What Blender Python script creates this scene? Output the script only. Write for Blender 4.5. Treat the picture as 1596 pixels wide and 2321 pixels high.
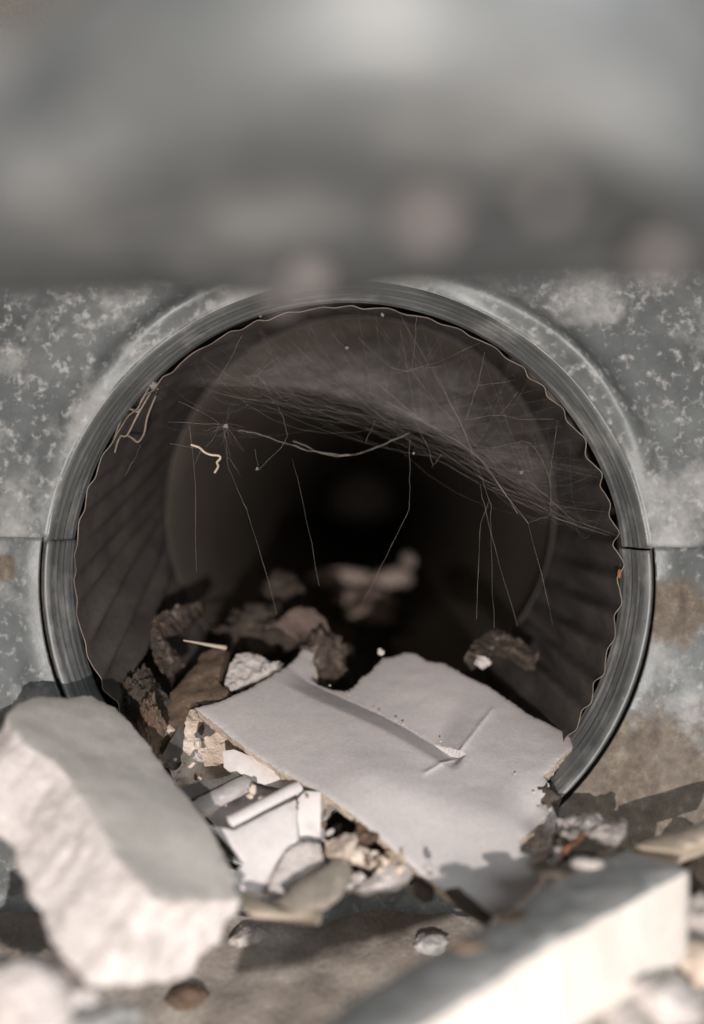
import bpy, bmesh, math, random
from mathutils import Vector, noise
from mathutils.geometry import delaunay_2d_cdt
random.seed(7)
PI = math.pi
for o in list(bpy.data.objects): bpy.data.objects.remove(o)
S = bpy.context.scene
COL = S.collection

# ------------------------------------------------------------------ camera
# The camera faces the duct opening; the hole's centre is the world origin (X right, Y into the duct, Z up).
FPX, CXP, CYP = 1743.0, 798.0, 1160.5
CAM = Vector((0.0012, -0.205, 0.0188))
cd = bpy.data.cameras.new('camera'); cam = bpy.data.objects.new('camera', cd); COL.objects.link(cam)
cam.location = CAM; cam.rotation_euler = (PI/2, 0, 0)
cd.sensor_fit = 'VERTICAL'; cd.sensor_height = 36.0; cd.lens = FPX/2321*36
cd.clip_start = 0.002; cd.clip_end = 20
cd.dof.use_dof = True; cd.dof.focus_distance = 0.214; cd.dof.aperture_fstop = 3.5
S.camera = cam

# ------------------------------------------------------------------ light
w = bpy.data.worlds.new('World'); S.world = w; w.use_nodes = True
bg = w.node_tree.nodes['Background']; bg.inputs[0].default_value = (1.0, 0.97, 0.95, 1); bg.inputs[1].default_value = 0.24
def lamp(name, kind, loc, target, energy, color, **kw):
    l = bpy.data.lights.new(name, kind); l.energy = energy; l.color = color
    for k, v in kw.items(): setattr(l, k, v)
    o = bpy.data.objects.new(name, l); COL.objects.link(o); o.location = loc
    o.rotation_euler = (Vector(target)-Vector(loc)).to_track_quat('-Z', 'Y').to_euler()
    return o
# the torch held just below the lens
lamp('torch_light', 'SPOT', (0.004, -0.300, -0.028), (0.004, 0.0, -0.034), 3.8, (1.0, 0.90, 0.845), shadow_soft_size=0.0022, spot_size=math.radians(125), spot_blend=1.0)
# soft daylight from the open side on the right behind the camera
lamp('day_light', 'AREA', (0.75, -0.75, 0.42), (0.05, -0.08, -0.02), 6.0, (0.93, 0.97, 1.0), shape='DISK', size=0.5)

S.view_settings.view_transform = 'Standard'; S.view_settings.look = 'None'
S.view_settings.exposure = 0.0; S.view_settings.gamma = 1.0
S.render.engine = 'CYCLES'
S.render.resolution_x = 704; S.render.resolution_y = 1024
S.cycles.max_bounces = 6; S.cycles.transparent_max_bounces = 16

# ------------------------------------------------------------------ helpers
def P(px, py, d):
    return Vector((CAM.x+(px-CXP)/FPX*d, CAM.y+d, CAM.z-(py-CYP)/FPX*d))
def pix(v):
    d = v.y-CAM.y
    return (CXP+(v.x-CAM.x)/d*FPX, CYP-(v.z-CAM.z)/d*FPX)
def crop(x0, y0, sc):          # measurements taken on an enlarged part of the photograph
    k = 1596/2773
    return lambda pts: [((x0+p[0]/sc)*k, (y0+p[1]/sc)*k)+tuple(p[2:]) for p in pts]
qA = crop(500, 2300, 1.33); qB = crop(600, 2500, 2.28); qC = crop(600, 2900, 1.995)
qD = crop(1200, 3000, 1.995); qE = crop(1900, 2700, 1.828); qF = crop(500, 2200, 1.596)
qL = crop(100, 1100, 1.2277); qR = crop(1300, 1100, 1.0835); qI = crop(1000, 2000, 1.2277)
def nz(v, s=1.0, o=0.0): return noise.noise(Vector((v[0]*s+o, v[1]*s+o*1.7, v[2]*s-o)))
def fr(v, s=1.0, o=0.0): return noise.fractal(Vector((v[0]*s+o, v[1]*s+o*1.7, v[2]*s-o)), 0.9, 2.0, 4)

def link(name, me, mat, parent=None, origin=None, smooth=True):
    if origin is not None:
        for v in me.vertices: v.co -= origin
    o = bpy.data.objects.new(name, me); COL.objects.link(o)
    if origin is not None: o.location = origin
    if mat is not None: me.materials.append(mat)
    if smooth:
        for p in me.polygons: p.use_smooth = True
    if parent is not None:
        if origin is not None: o.location = origin-parent.location
        o.parent = parent
    return o
def mesh(vs, fs, name='m'):
    me = bpy.data.meshes.new(name); me.from_pydata([tuple(v) for v in vs], [], fs); me.update(); return me
def tag(o, label, cat=None, group=None, kind=None):
    if label: o['label'] = label
    if cat: o['category'] = cat
    if group: o['group'] = group
    if kind: o['kind'] = kind
    return o
def thing(name, loc, label, cat, group=None):
    o = bpy.data.objects.new(name, None); COL.objects.link(o); o.location = loc; o.empty_display_size = 0.005
    return tag(o, label, cat, group)
def sstep(a, b, x):
    t = max(0.0, min(1.0, (x-a)/(b-a))); return t*t*(3-2*t)

def resample(pts2, step, jit, seed):
    out = []; n = len(pts2); rnd = random.Random(seed)
    for i in range(n):
        a, b = pts2[i], pts2[(i+1) % n]; L = (b-a).length
        k = max(1, int(L/step))
        nrm = Vector((-(b-a).y, (b-a).x)).normalized() if L > 1e-9 else Vector((0, 0))
        for j in range(k):
            t = j/k; p = a.lerp(b, t)
            amp = jit*(0.35 if j == 0 else 1.0)
            p = p+nrm*amp*(0.7*noise.noise(Vector((p.x*260+seed*3.1, p.y*260, seed)))+0.5*noise.noise(Vector((p.x*900, p.y*900+seed, seed)))+0.25*rnd.uniform(-1, 1))
            out.append(p)
    return out

def chunk(name, outline, plane, ext, m_face, m_core, label, cat, group=None, step=0.0012, grid=0.0018, jit=0.0004,
          rough=0.0006, hfun=None, hnoise=0.00015, edge=0.0003, rows=6, seed=1, face='painted_face', core='broken_core',
          parent=None, shrink=0.0, hfreq=220, sfreq=(160, 520), extra=None):
    """A broken flat piece: outline (picture points) laid on a tilted plane in space, given thickness along ext."""
    a, b, c = [P(*q) for q in plane]
    n = (b-a).cross(c-a).normalized()
    if n.dot(CAM-a) < 0: n = -n
    def hit(px, py):
        d0 = P(px, py, 1.0)-CAM
        return CAM+d0*((a-CAM).dot(n)/d0.dot(n))
    p3 = [hit(*q[:2]) for q in outline]
    org = sum(p3, Vector())/len(p3)
    u = (p3[1]-p3[0]); u = (u-n*u.dot(n)).normalized(); v = n.cross(u)
    p2 = [Vector(((q-org).dot(u), (q-org).dot(v))) for q in p3]
    area = sum(p2[i].x*p2[(i+1) % len(p2)].y-p2[(i+1) % len(p2)].x*p2[i].y for i in range(len(p2)))
    if area < 0: p2 = p2[::-1]
    loop = resample(p2, step, jit, seed)
    nb = len(loop)
    xs = [q.x for q in loop]; ys = [q.y for q in loop]
    rnd = random.Random(seed+50); inner = []
    y = min(ys)
    while y < max(ys):
        x = min(xs)
        while x < max(xs):
            inner.append(Vector((x+rnd.uniform(-.3, .3)*grid, y+rnd.uniform(-.3, .3)*grid)))
            x += grid
        y += grid
    for q in (extra or []):
        h3 = hit(*q); inner.append(Vector(((h3-org).dot(u), (h3-org).dot(v))))
    # keep interior points clear of the border
    keep = []
    for q in inner:
        ins = False; dmin = 1e9
        for i in range(nb):
            A, B = loop[i], loop[(i+1) % nb]
            if (A.y > q.y) != (B.y > q.y) and q.x < (B.x-A.x)*(q.y-A.y)/(B.y-A.y)+A.x: ins = not ins
            dd = (A.x-q.x)**2+(A.y-q.y)**2
            if dd < dmin: dmin = dd
        if ins and dmin > (0.45*min(step, grid))**2: keep.append((q, math.sqrt(dmin)))
    pts = loop+[k[0] for k in keep]
    res = delaunay_2d_cdt(pts, [(i, (i+1) % nb) for i in range(nb)], [], 1, 1e-7)
    cv, ce, cf, ov = res[0], res[1], res[2], res[3]
    dist = {}
    pos = []
    e = Vector(ext)
    for i, q in enumerate(cv):
        oi = ov[i][0] if ov[i] else 0
        db = 0.0 if oi < nb else keep[oi-nb][1]
        w3 = org+u*q.x+v*q.y
        h = hnoise*fr(w3, hfreq, seed)*2-edge*math.exp(-db/max(edge*1.6, 1e-6)) if edge > 0 else hnoise*fr(w3, hfreq, seed)*2
        if hfun: h += hfun(*pix(w3))
        pos.append(w3+n*h)
    idx_of = {}
    for i in range(len(cv)):
        for k in ov[i]:
            if k < nb: idx_of[k] = i
    bl = [idx_of[k] for k in range(nb)]
    if parent is None: root = thing(name, org+e*0.5, label, cat, group)
    else: root = parent
    fs = [tuple(f) for f in cf]
    f0 = link(face, mesh(pos, fs), m_face, root, org.copy())
    for pl in f0.data.polygons:
        if abs(pl.normal.dot(n)) < 0.86: pl.use_smooth = False
    # sides and back
    vs = []; F = []
    cen = sum((pos[i] for i in bl), Vector())/nb
    for j in range(rows+1):
        t = j/rows
        for k in range(nb):
            p = pos[bl[k]]+e*t
            r = math.sin(PI*min(1, t*1.0))**0.5 if 0 < t < 1 else (0.0 if t == 0 else 0.6)
            out = (p-cen-e*t); out = (out-n*out.dot(n))
            out = out.normalized() if out.length > 1e-9 else out
            p = p+out*rough*r*(1.6*fr(p, sfreq[0], seed+9)+0.9*fr(p, sfreq[1], seed+4)-0.35)-out*shrink*t
            p += e*(0.10/rows)*fr(p, 400, seed)*r
            vs.append(p)
    for j in range(rows):
        for k in range(nb):
            k2 = (k+1) % nb
            F.append((j*nb+k, (j+1)*nb+k, (j+1)*nb+k2, j*nb+k2))
    F.append(tuple(rows*nb+k for k in range(nb))[::-1])
    link(core, mesh(vs, F), m_core, root, org.copy())
    return root

def rock(name, c, size, mat, label, cat, group=None, seed=1, rough=0.35, sub=3, rot=0.0, parent=None, facet=0.0, smooth=True):
    bm = bmesh.new(); bmesh.ops.create_icosphere(bm, subdivisions=sub, radius=1.0)
    rnd = random.Random(seed)
    planes = [(Vector((rnd.gauss(0, 1), rnd.gauss(0, 1), rnd.gauss(0, 1))).normalized(), rnd.uniform(0.5, 0.85)) for _ in range(11)]
    for v in bm.verts:
        p = v.co.copy()
        if facet > 0:
            for nn, dd in planes:
                s = p.dot(nn)
                if s > dd: p -= nn*(s-dd)*facet
        p *= 1+rough*0.34*fr(p, 1.3, seed*2.3)+rough*0.15*fr(p, 5, seed)+rough*0.07*fr(p, 14, seed)
        q = Vector((p.x*size[0], p.y*size[1], p.z*size[2]))
        v.co = Vector((q.x*math.cos(rot)-q.z*math.sin(rot), q.y, q.x*math.sin(rot)+q.z*math.cos(rot)))
    me = bpy.data.meshes.new(name); bm.to_mesh(me); bm.free()
    o = link(name, me, mat, parent, smooth=smooth)
    o.location = c if parent is None else c-parent.location
    if label: tag(o, label, cat, group)
    return o

def tube(pts, r, sides=5, closed=False, taper=None):
    vs = []; fs = []; n = len(pts)
    for i, p in enumerate(pts):
        a = pts[max(0, i-1)]; b = pts[min(n-1, i+1)]
        if closed: a = pts[i-1]; b = pts[(i+1) % n]
        t = (b-a).normalized() if (b-a).length > 1e-12 else Vector((0, 0, 1))
        x = t.cross(Vector((0.13, 1, 0.21))).normalized(); y = t.cross(x)
        rr = (taper(i/(n-1)) if taper else 1)*(r[i] if isinstance(r, list) else r)
        for k in range(sides):
            an = 2*PI*k/sides; vs.append(p+x*math.cos(an)*rr+y*math.sin(an)*rr)
    m = n if closed else n-1
    for i in range(m):
        for k in range(sides):
            i2 = (i+1) % n
            fs.append((i*sides+k, i*sides+(k+1) % sides, i2*sides+(k+1) % sides, i2*sides+k))
    if not closed:
        fs.append(tuple(range(sides))[::-1]); fs.append(tuple((n-1)*sides+k for k in range(sides)))
    return vs, fs
def smooth_line(pts, k=6):
    out = []; n = len(pts)
    for i in range(n-1):
        p0, p1, p2, p3 = pts[max(0, i-1)], pts[i], pts[i+1], pts[min(n-1, i+2)]
        for j in range(k):
            t = j/k
            out.append(0.5*((2*p1)+(p2-p0)*t+(2*p0-5*p1+4*p2-p3)*t*t+(3*p1-p0-3*p2+p3)*t**3))
    out.append(pts[-1]); return out
def ribbon_join(list_vf):
    V = []; F = []
    for vs, fs in list_vf:
        o = len(V); V += vs; F += [tuple(i+o for i in f) for f in fs]
    return V, F

# ------------------------------------------------------------------ materials
def mat(name, base, rough=0.8, metal=0.0, spec=0.3):
    m = bpy.data.materials.new(name); m.use_nodes = True; nt = m.node_tree
    b = nt.nodes['Principled BSDF']; b.inputs['Base Color'].default_value = (*base, 1)
    b.inputs['Roughness'].default_value = rough; b.inputs['Metallic'].default_value = metal
    b.inputs['Specular IOR Level'].default_value = spec
    return m, nt, b
def nd(nt, t, **kw):
    n = nt.nodes.new(t)
    for k, v in kw.items(): setattr(n, k, v)
    return n
def tex(nt, scale, detail=4, rough=0.55, vec=None, sc3=None, off=(0, 0, 0)):
    tc = nd(nt, 'ShaderNodeNewGeometry')
    mp = nd(nt, 'ShaderNodeMapping'); mp.inputs['Location'].default_value = off
    if sc3: mp.inputs['Scale'].default_value = sc3
    nt.links.new(tc.outputs['Position'], mp.inputs['Vector'])
    n = nd(nt, 'ShaderNodeTexNoise'); n.inputs['Scale'].default_value = scale; n.inputs['Detail'].default_value = detail; n.inputs['Roughness'].default_value = rough
    nt.links.new(mp.outputs[0], n.inputs['Vector']); return n.outputs['Fac']
def ramp(nt, fac, stops):
    r = nd(nt, 'ShaderNodeValToRGB'); el = r.color_ramp.elements
    while len(el) < len(stops): el.new(0.5)
    for e, (p, c) in zip(el, stops):
        e.position = p; e.color = (*c, 1) if len(c) == 3 else c
    nt.links.new(fac, r.inputs[0]); return r.outputs[0]
def mix(nt, fac, a, b, mode='MIX'):
    m = nd(nt, 'ShaderNodeMix', data_type='RGBA', blend_type=mode)
    def put(sock, v):
        if isinstance(v, bpy.types.NodeSocket): nt.links.new(v, sock)
        else: sock.default_value = (*v, 1) if len(v) == 3 else v
    if isinstance(fac, bpy.types.NodeSocket): nt.links.new(fac, m.inputs[0])
    else: m.inputs[0].default_value = fac
    put(m.inputs[6], a); put(m.inputs[7], b); return m.outputs[2]
def bump(nt, b, fac, strength, dist):
    n = nd(nt, 'ShaderNodeBump'); n.inputs['Strength'].default_value = strength; n.inputs['Distance'].default_value = dist
    nt.links.new(fac, n.inputs['Height'])
    prev = b.inputs['Normal'].links[0].from_socket if b.inputs['Normal'].links else None
    if prev: nt.links.new(prev, n.inputs['Normal'])
    nt.links.new(n.outputs[0], b.inputs['Normal'])
def grainy(name, stops, scale, rough=0.9, b1=(300, 0.5, 0.0006), b2=(1400, 0.5, 0.0002), off=(0, 0, 0), fine=0.12, sc3=None):
    m, nt, b = mat(name, stops[0][1], rough)
    c = ramp(nt, tex(nt, scale, 4, 0.62, off=off, sc3=sc3), stops)
    f = tex(nt, 1100, 1, 0.7, off=off)
    c = mix(nt, fine, c, ramp(nt, f, [(0.3, (0.0, 0.0, 0.0)), (0.7, (1, 1, 1))]), 'OVERLAY')
    nt.links.new(c, b.inputs['Base Color'])
    if b1: bump(nt, b, tex(nt, b1[0], 3 if not b2 else 4, 0.68, off=off), b1[1], b1[2])
    if b2: bump(nt, b, tex(nt, b2[0], 1, 0.6, off=off), b2[1], b2[2])
    return m

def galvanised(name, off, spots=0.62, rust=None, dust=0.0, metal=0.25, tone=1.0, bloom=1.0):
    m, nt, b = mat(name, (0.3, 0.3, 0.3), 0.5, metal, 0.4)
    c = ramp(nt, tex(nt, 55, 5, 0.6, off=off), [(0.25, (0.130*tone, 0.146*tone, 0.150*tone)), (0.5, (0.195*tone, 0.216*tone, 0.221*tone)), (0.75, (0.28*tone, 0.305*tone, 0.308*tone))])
    v = nd(nt, 'ShaderNodeTexVoronoi'); v.inputs['Scale'].default_value = 210; v.inputs['Randomness'].default_value = 1.0
    g = nd(nt, 'ShaderNodeNewGeometry'); nt.links.new(g.outputs['Position'], v.inputs['Vector'])
    c = mix(nt, 0.12, c, ramp(nt, v.outputs['Color'], [(0.0, (0.1, 0.1, 0.1)), (1.0, (0.9, 0.9, 0.9))]), 'OVERLAY')
    # white zinc bloom: specks and larger blotches
    sp = ramp(nt, tex(nt, 400, 3, 0.6, off=(off[0]+3, off[1], off[2])), [(spots-0.06, (0, 0, 0)), (spots+0.16, (1, 1, 1))])
    bl = ramp(nt, tex(nt, 48, 5, 0.65, off=(off[0]+7, off[1], off[2])), [(0.50, (0, 0, 0)), (0.74, (1, 1, 1))])
    both = mix(nt, 1.0, sp, bl, 'SCREEN')
    mk = nd(nt, 'ShaderNodeRGBToBW'); nt.links.new(both, mk.inputs[0])
    bs = nd(nt, 'ShaderNodeMath', operation='MULTIPLY'); nt.links.new(mk.outputs[0], bs.inputs[0]); bs.inputs[1].default_value = bloom
    c = mix(nt, bs.outputs[0], c, (0.64, 0.645, 0.64))
    if rust:
        # old rust and earth thrown up low on one side
        g2 = nd(nt, 'ShaderNodeNewGeometry')
        prev = None
        for cen, rad in rust:
            d = nd(nt, 'ShaderNodeVectorMath', operation='DISTANCE'); d.inputs[1].default_value = cen
            nt.links.new(g2.outputs['Position'], d.inputs[0])
            mr = nd(nt, 'ShaderNodeMapRange'); mr.inputs[1].default_value = rad; mr.inputs[2].default_value = rad*0.25; mr.inputs[3].default_value = 0; mr.inputs[4].default_value = 1
            nt.links.new(d.outputs['Value'], mr.inputs[0])
            if prev:
                mx_ = nd(nt, 'ShaderNodeMath', operation='MAXIMUM'); nt.links.new(prev, mx_.inputs[0]); nt.links.new(mr.outputs[0], mx_.inputs[1]); prev = mx_.outputs[0]
            else: prev = mr.outputs[0]
        nn = tex(nt, 130, 5, 0.7, off=(off[0]+11, off[1], off[2]))
        ad = nd(nt, 'ShaderNodeMath', operation='MULTIPLY_ADD'); nt.links.new(prev, ad.inputs[0]); ad.inputs[1].default_value = 0.75; nt.links.new(nn, ad.inputs[2])
        rm = ramp(nt, ad.outputs[0], [(0.74, (0, 0, 0)), (1.15, (0.85, 0.85, 0.85))])
        bw = nd(nt, 'ShaderNodeRGBToBW'); nt.links.new(rm, bw.inputs[0])
        rc = ramp(nt, tex(nt, 300, 4, 0.7, off=off), [(0.3, (0.085, 0.06, 0.045)), (0.55, (0.17, 0.135, 0.10)), (0.75, (0.30, 0.26, 0.20))])
        c = mix(nt, bw.outputs[0], c, rc)
        mm = nd(nt, 'ShaderNodeMath', operation='MAXIMUM'); nt.links.new(bw.outputs[0], mm.inputs[0]); nt.links.new(mk.outputs[0], mm.inputs[1]); mk2 = mm.outputs[0]
    else: mk2 = mk.outputs[0]
    if dust > 0: c = mix(nt, dust, c, (0.25, 0.21, 0.18))
    nt.links.new(c, b.inputs['Base Color'])
    mr = nd(nt, 'ShaderNodeMapRange'); mr.inputs[3].default_value = metal; mr.inputs[4].default_value = 0.0
    nt.links.new(mk2, mr.inputs[0]); nt.links.new(mr.outputs[0], b.inputs['Metallic'])
    mr = nd(nt, 'ShaderNodeMapRange'); mr.inputs[3].default_value = 0.46; mr.inputs[4].default_value = 0.85
    nt.links.new(mk2, mr.inputs[0]); nt.links.new(mr.outputs[0], b.inputs['Roughness'])
    bump(nt, b, tex(nt, 110, 4, 0.68, off=off), 0.4, 0.0006)
    return m

M_up = galvanised('galvanised_upper', (0.3, 0.1, 0.0), 0.60, tone=0.95, bloom=0.75)
M_low = galvanised('galvanised_lower', (1.3, 0.4, 0.2), 0.61, tone=0.92, bloom=0.6, rust=[((0.080, 0.0, -0.058), 0.038), ((0.087, 0.0, -0.008), 0.014), ((-0.091, 0.0, 0.004), 0.006)])
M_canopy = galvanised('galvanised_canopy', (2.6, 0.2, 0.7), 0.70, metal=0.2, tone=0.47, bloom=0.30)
M_collar = galvanised('galvanised_collar', (4.1, 0.9, 0.3), 0.72, dust=0.1, metal=0.25, tone=1.15, bloom=0.6)
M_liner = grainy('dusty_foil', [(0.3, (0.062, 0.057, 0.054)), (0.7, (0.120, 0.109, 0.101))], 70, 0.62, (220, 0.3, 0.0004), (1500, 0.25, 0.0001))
M_foiledge = grainy('foil_edge', [(0.3, (0.12, 0.10, 0.085)), (0.7, (0.33, 0.28, 0.235))], 120, 0.5, None, None)
M_inner = grainy('pipe_grey_brown', [(0.3, (0.17, 0.150, 0.128)), (0.7, (0.26, 0.232, 0.20))], 28, 0.6, (60, 0.2, 0.0008), None)
M_paint = grainy('old_paint', [(0.25, (0.57, 0.543, 0.54)), (0.5, (0.62, 0.592, 0.585)), (0.75, (0.675, 0.64, 0.63))], 45, 0.70, (90, 0.08, 0.0006), (1300, 0.35, 0.00012), fine=0.08)
M_paper = grainy('grey_paper', [(0.3, (0.44, 0.42, 0.395)), (0.7, (0.55, 0.53, 0.50))], 40, 0.85, (90, 0.25, 0.001), (1500, 0.4, 0.00012), fine=0.06, off=(2, 0, 0))
M_gyps = grainy('broken_gypsum', [(0.28, (0.40, 0.365, 0.345)), (0.48, (0.55, 0.515, 0.495)), (0.75, (0.65, 0.61, 0.59))], 120, 0.95, (260, 0.7, 0.0012), (1000, 0.7, 0.0005))
M_cream = grainy('cream_gypsum', [(0.3, (0.56, 0.47, 0.38)), (0.7, (0.78, 0.69, 0.60))], 130, 0.95, (300, 0.6, 0.001), (1200, 0.6, 0.0004))
M_mould = grainy('white_moulding', [(0.22, (0.42, 0.39, 0.36)), (0.36, (0.64, 0.61, 0.60)), (0.7, (0.74, 0.71, 0.70))], 150, 0.65, (200, 0.15, 0.0005), (1500, 0.2, 0.0001), fine=0.07)
M_brown = grainy('brown_board', [(0.3, (0.11, 0.076, 0.054)), (0.7, (0.21, 0.155, 0.115))], 90, 0.95, (400, 0.5, 0.0006), (1500, 0.6, 0.0003))
M_earth = grainy('dark_earth', [(0.25, (0.035, 0.028, 0.022)), (0.55, (0.085, 0.07, 0.056)), (0.8, (0.19, 0.165, 0.135))], 120, 0.98, (300, 0.9, 0.0015), (1100, 0.8, 0.0005))
M_ground = grainy('ground_earth', [(0.28, (0.20, 0.178, 0.155)), (0.52, (0.33, 0.30, 0.268)), (0.78, (0.50, 0.465, 0.425))], 60, 0.98, (160, 0.45, 0.0015), (900, 0.4, 0.0004))
M_fibre = grainy('felted_fibre', [(0.3, (0.05, 0.038, 0.031)), (0.55, (0.12, 0.095, 0.078)), (0.75, (0.34, 0.29, 0.25))], 260, 0.98, (500, 0.9, 0.0015), (1500, 0.9, 0.0005))
M_stone = grainy('grey_mortar', [(0.3, (0.30, 0.28, 0.26)), (0.55, (0.50, 0.46, 0.43)), (0.75, (0.66, 0.62, 0.58))], 220, 0.95, (380, 0.9, 0.0014), (1100, 0.7, 0.0005))
M_brick = grainy('brick_red', [(0.3, (0.34, 0.13, 0.075)), (0.7, (0.50, 0.24, 0.15))], 200, 0.95, (500, 0.7, 0.0006), None)
M_wood = grainy('pale_wood', [(0.3, (0.42, 0.36, 0.28)), (0.7, (0.66, 0.58, 0.47))], 60, 0.8, (300, 0.3, 0.0003), None, sc3=(1, 1, 4))
M_greywood = grainy('grey_wood', [(0.3, (0.22, 0.195, 0.165)), (0.7, (0.38, 0.34, 0.29))], 60, 0.85, (300, 0.4, 0.0004), None, sc3=(4, 1, 1))
M_shade = grainy('painted_shade', [(0.3, (0.10, 0.095, 0.09)), (0.7, (0.15, 0.142, 0.135))], 80, 0.9, (300, 0.4, 0.0004), None)  # dark grey for shadowed spots in the rubble, shade put into the colour
M_leaf = grainy('dry_leaf', [(0.3, (0.13, 0.095, 0.08)), (0.7, (0.25, 0.19, 0.165))], 150, 0.85, (350, 0.4, 0.0005), None)
M_boardtop = grainy('board_shade_grey', [(0.3, (0.44, 0.45, 0.44)), (0.7, (0.58, 0.58, 0.57))], 40, 0.8, (100, 0.2, 0.001), None, off=(5, 0, 0))  # grey holds the shade on the white board's upward face
M_boardend = grainy('board_white_edge', [(0.3, (0.58, 0.54, 0.495)), (0.7, (0.70, 0.655, 0.605))], 50, 0.9, (150, 0.25, 0.0008), None)
M_thread = mat('web_silk', (0.46, 0.42, 0.385), 0.7)[0]
M_dust = grainy('grey_lint', [(0.3, (0.22, 0.20, 0.195)), (0.7, (0.32, 0.30, 0.29))], 90, 0.98, (300, 0.8, 0.001), None)
M_lint = grainy('dark_lint', [(0.3, (0.10, 0.094, 0.092)), (0.7, (0.15, 0.14, 0.137))], 90, 0.98, None, None)
M_orange = mat('orange_speck', (0.36, 0.12, 0.06), 0.7)[0]

def web_material():
    m = bpy.data.materials.new('web_veil'); m.use_nodes = True; nt = m.node_tree; nt.nodes.clear()
    out = nd(nt, 'ShaderNodeOutputMaterial'); mx = nd(nt, 'ShaderNodeMixShader'); tr = nd(nt, 'ShaderNodeBsdfTransparent'); df = nd(nt, 'ShaderNodeBsdfDiffuse')
    df.inputs[0].default_value = (0.36, 0.345, 0.335, 1)
    a = tex(nt, 62, 5, 0.68, sc3=(0.6, 1, 1.3)); b = tex(nt, 300, 4, 0.7, sc3=(0.5, 1, 1.2), off=(1, 2, 3))
    ra = ramp(nt, a, [(0.36, (0.02, 0.02, 0.02)), (0.66, (1, 1, 1))]); rb = ramp(nt, b, [(0.25, (0.35, 0.35, 0.35)), (0.75, (1, 1, 1))])
    c = mix(nt, 1.0, ra, rb, 'MULTIPLY')
    at = nd(nt, 'ShaderNodeAttribute', attribute_name='veil_amount'); mu = nd(nt, 'ShaderNodeMath', operation='MULTIPLY')
    bw = nd(nt, 'ShaderNodeRGBToBW'); nt.links.new(c, bw.inputs[0])
    nt.links.new(bw.outputs[0], mu.inputs[0]); nt.links.new(at.outputs['Fac'], mu.inputs[1])
    nt.links.new(mu.outputs[0], mx.inputs[0]); nt.links.new(tr.outputs[0], mx.inputs[1]); nt.links.new(df.outputs[0], mx.inputs[2])
    nt.links.new(mx.outputs[0], out.inputs['Surface']); return m
M_veil = web_material()

# ------------------------------------------------------------------ the setting: earth
def sheet(nx, ny, fn):
    vs = []; fs = []
    for j in range(ny+1):
        for i in range(nx+1): vs.append(fn(i/nx, j/ny))
    for j in range(ny):
        for i in range(nx):
            k = j*(nx+1)+i; fs.append((k, k+1, k+nx+2, k+nx+1))
    return vs, fs
def ground_fn(s, t):
    x = -0.24+0.48*s; y = -0.24+0.236*t
    z = -0.0865+0.0022*fr((x, y, 0), 40)+0.0010*fr((x, y, 3), 130)+0.0006*fr((x, y, 9), 400)
    z = min(z+0.0015, -0.0828)+0.36*max(y, -0.09)
    return Vector((x, y, z))
vs, fs = sheet(200, 110, ground_fn)
tag(link('ground', mesh(vs, fs), M_ground), 'brown earth and crumbs below the metal opening', kind='structure')

# ------------------------------------------------------------------ the sheet-metal panel with its round opening
panel = thing('duct_panel', Vector((0, 0, -0.085)), 'grey galvanised sheet metal panel around the large round opening', 'metal panel')
def half_panel(up):
    vs = []; fs = []; NA, NR = 220, 44
    r0 = 0.0803 if up else 0.0822
    for j in range(NR+1):
        for i in range(NA+1):
            ac = PI*i/NA*(1 if up else -1)
            top = 0.125 if up else 0.115
            rmax = min(0.30, top/max(abs(math.sin(ac)), 1e-4)); rmax = max(rmax, r0+0.003)
            t = (j/NR)**1.7
            r = r0+(rmax-r0)*t
            aR = math.asin((0.0108-0.0155*r)/r); aL = PI-math.asin((0.0108+0.0155*r)/r)
            a = aR+(aL-aR)*i/NA if up else aR-(aR+2*PI-aL)*i/NA
            s = abs(math.sin(a))
            x = r*math.cos(a); z = r*math.sin(a)
            if not up: z -= 0.0003*sstep(0.1, 0, s)
            q = r-r0
            if up:   # a swage pressed outwards around the upper half of the hole
                y = -0.0034*math.exp(-((q-0.0045)/0.0030)**2)*sstep(0.08, 0.5, s)*(0.25+1.5*math.exp(-((a-0.76)/0.30)**2)+1.0*math.exp(-((a-2.12)/0.24)**2))-0.0012
                if j == 0: y += 0.001
            else:
                y = -0.0012*math.exp(-((q-0.004)/0.004)**2)
            y += 0.0010*nz((x, 0, z), 28, 2 if up else 8)*sstep(0.0, 0.02, q)
            vs.append(Vector((x, y, z)))
    for j in range(NR):
        for i in range(NA):
            k = j*(NA+1)+i; f = (k, k+1, k+NA+2, k+NA+1); fs.append(f if not up else f[::-1])
    # thickness
    n0 = len(vs)
    vs += [v+Vector((0, 0.0011, 0)) for v in vs[:n0]]
    fs += [tuple(i+n0 for i in f)[::-1] for f in fs[:]]
    for i in range(NA): fs.append((i, i+n0, i+1+n0, i+1))
    for (i0) in (0, NA):
        for j in range(NR):
            a = j*(NA+1)+i0; b = a+NA+1; fs.append((a, b, b+n0, a+n0))
    return mesh(vs, fs)
link('upper_panel', half_panel(True), M_up, panel, panel.location.copy())
link('lower_panel', half_panel(False), M_low, panel, panel.location.copy())
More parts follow.
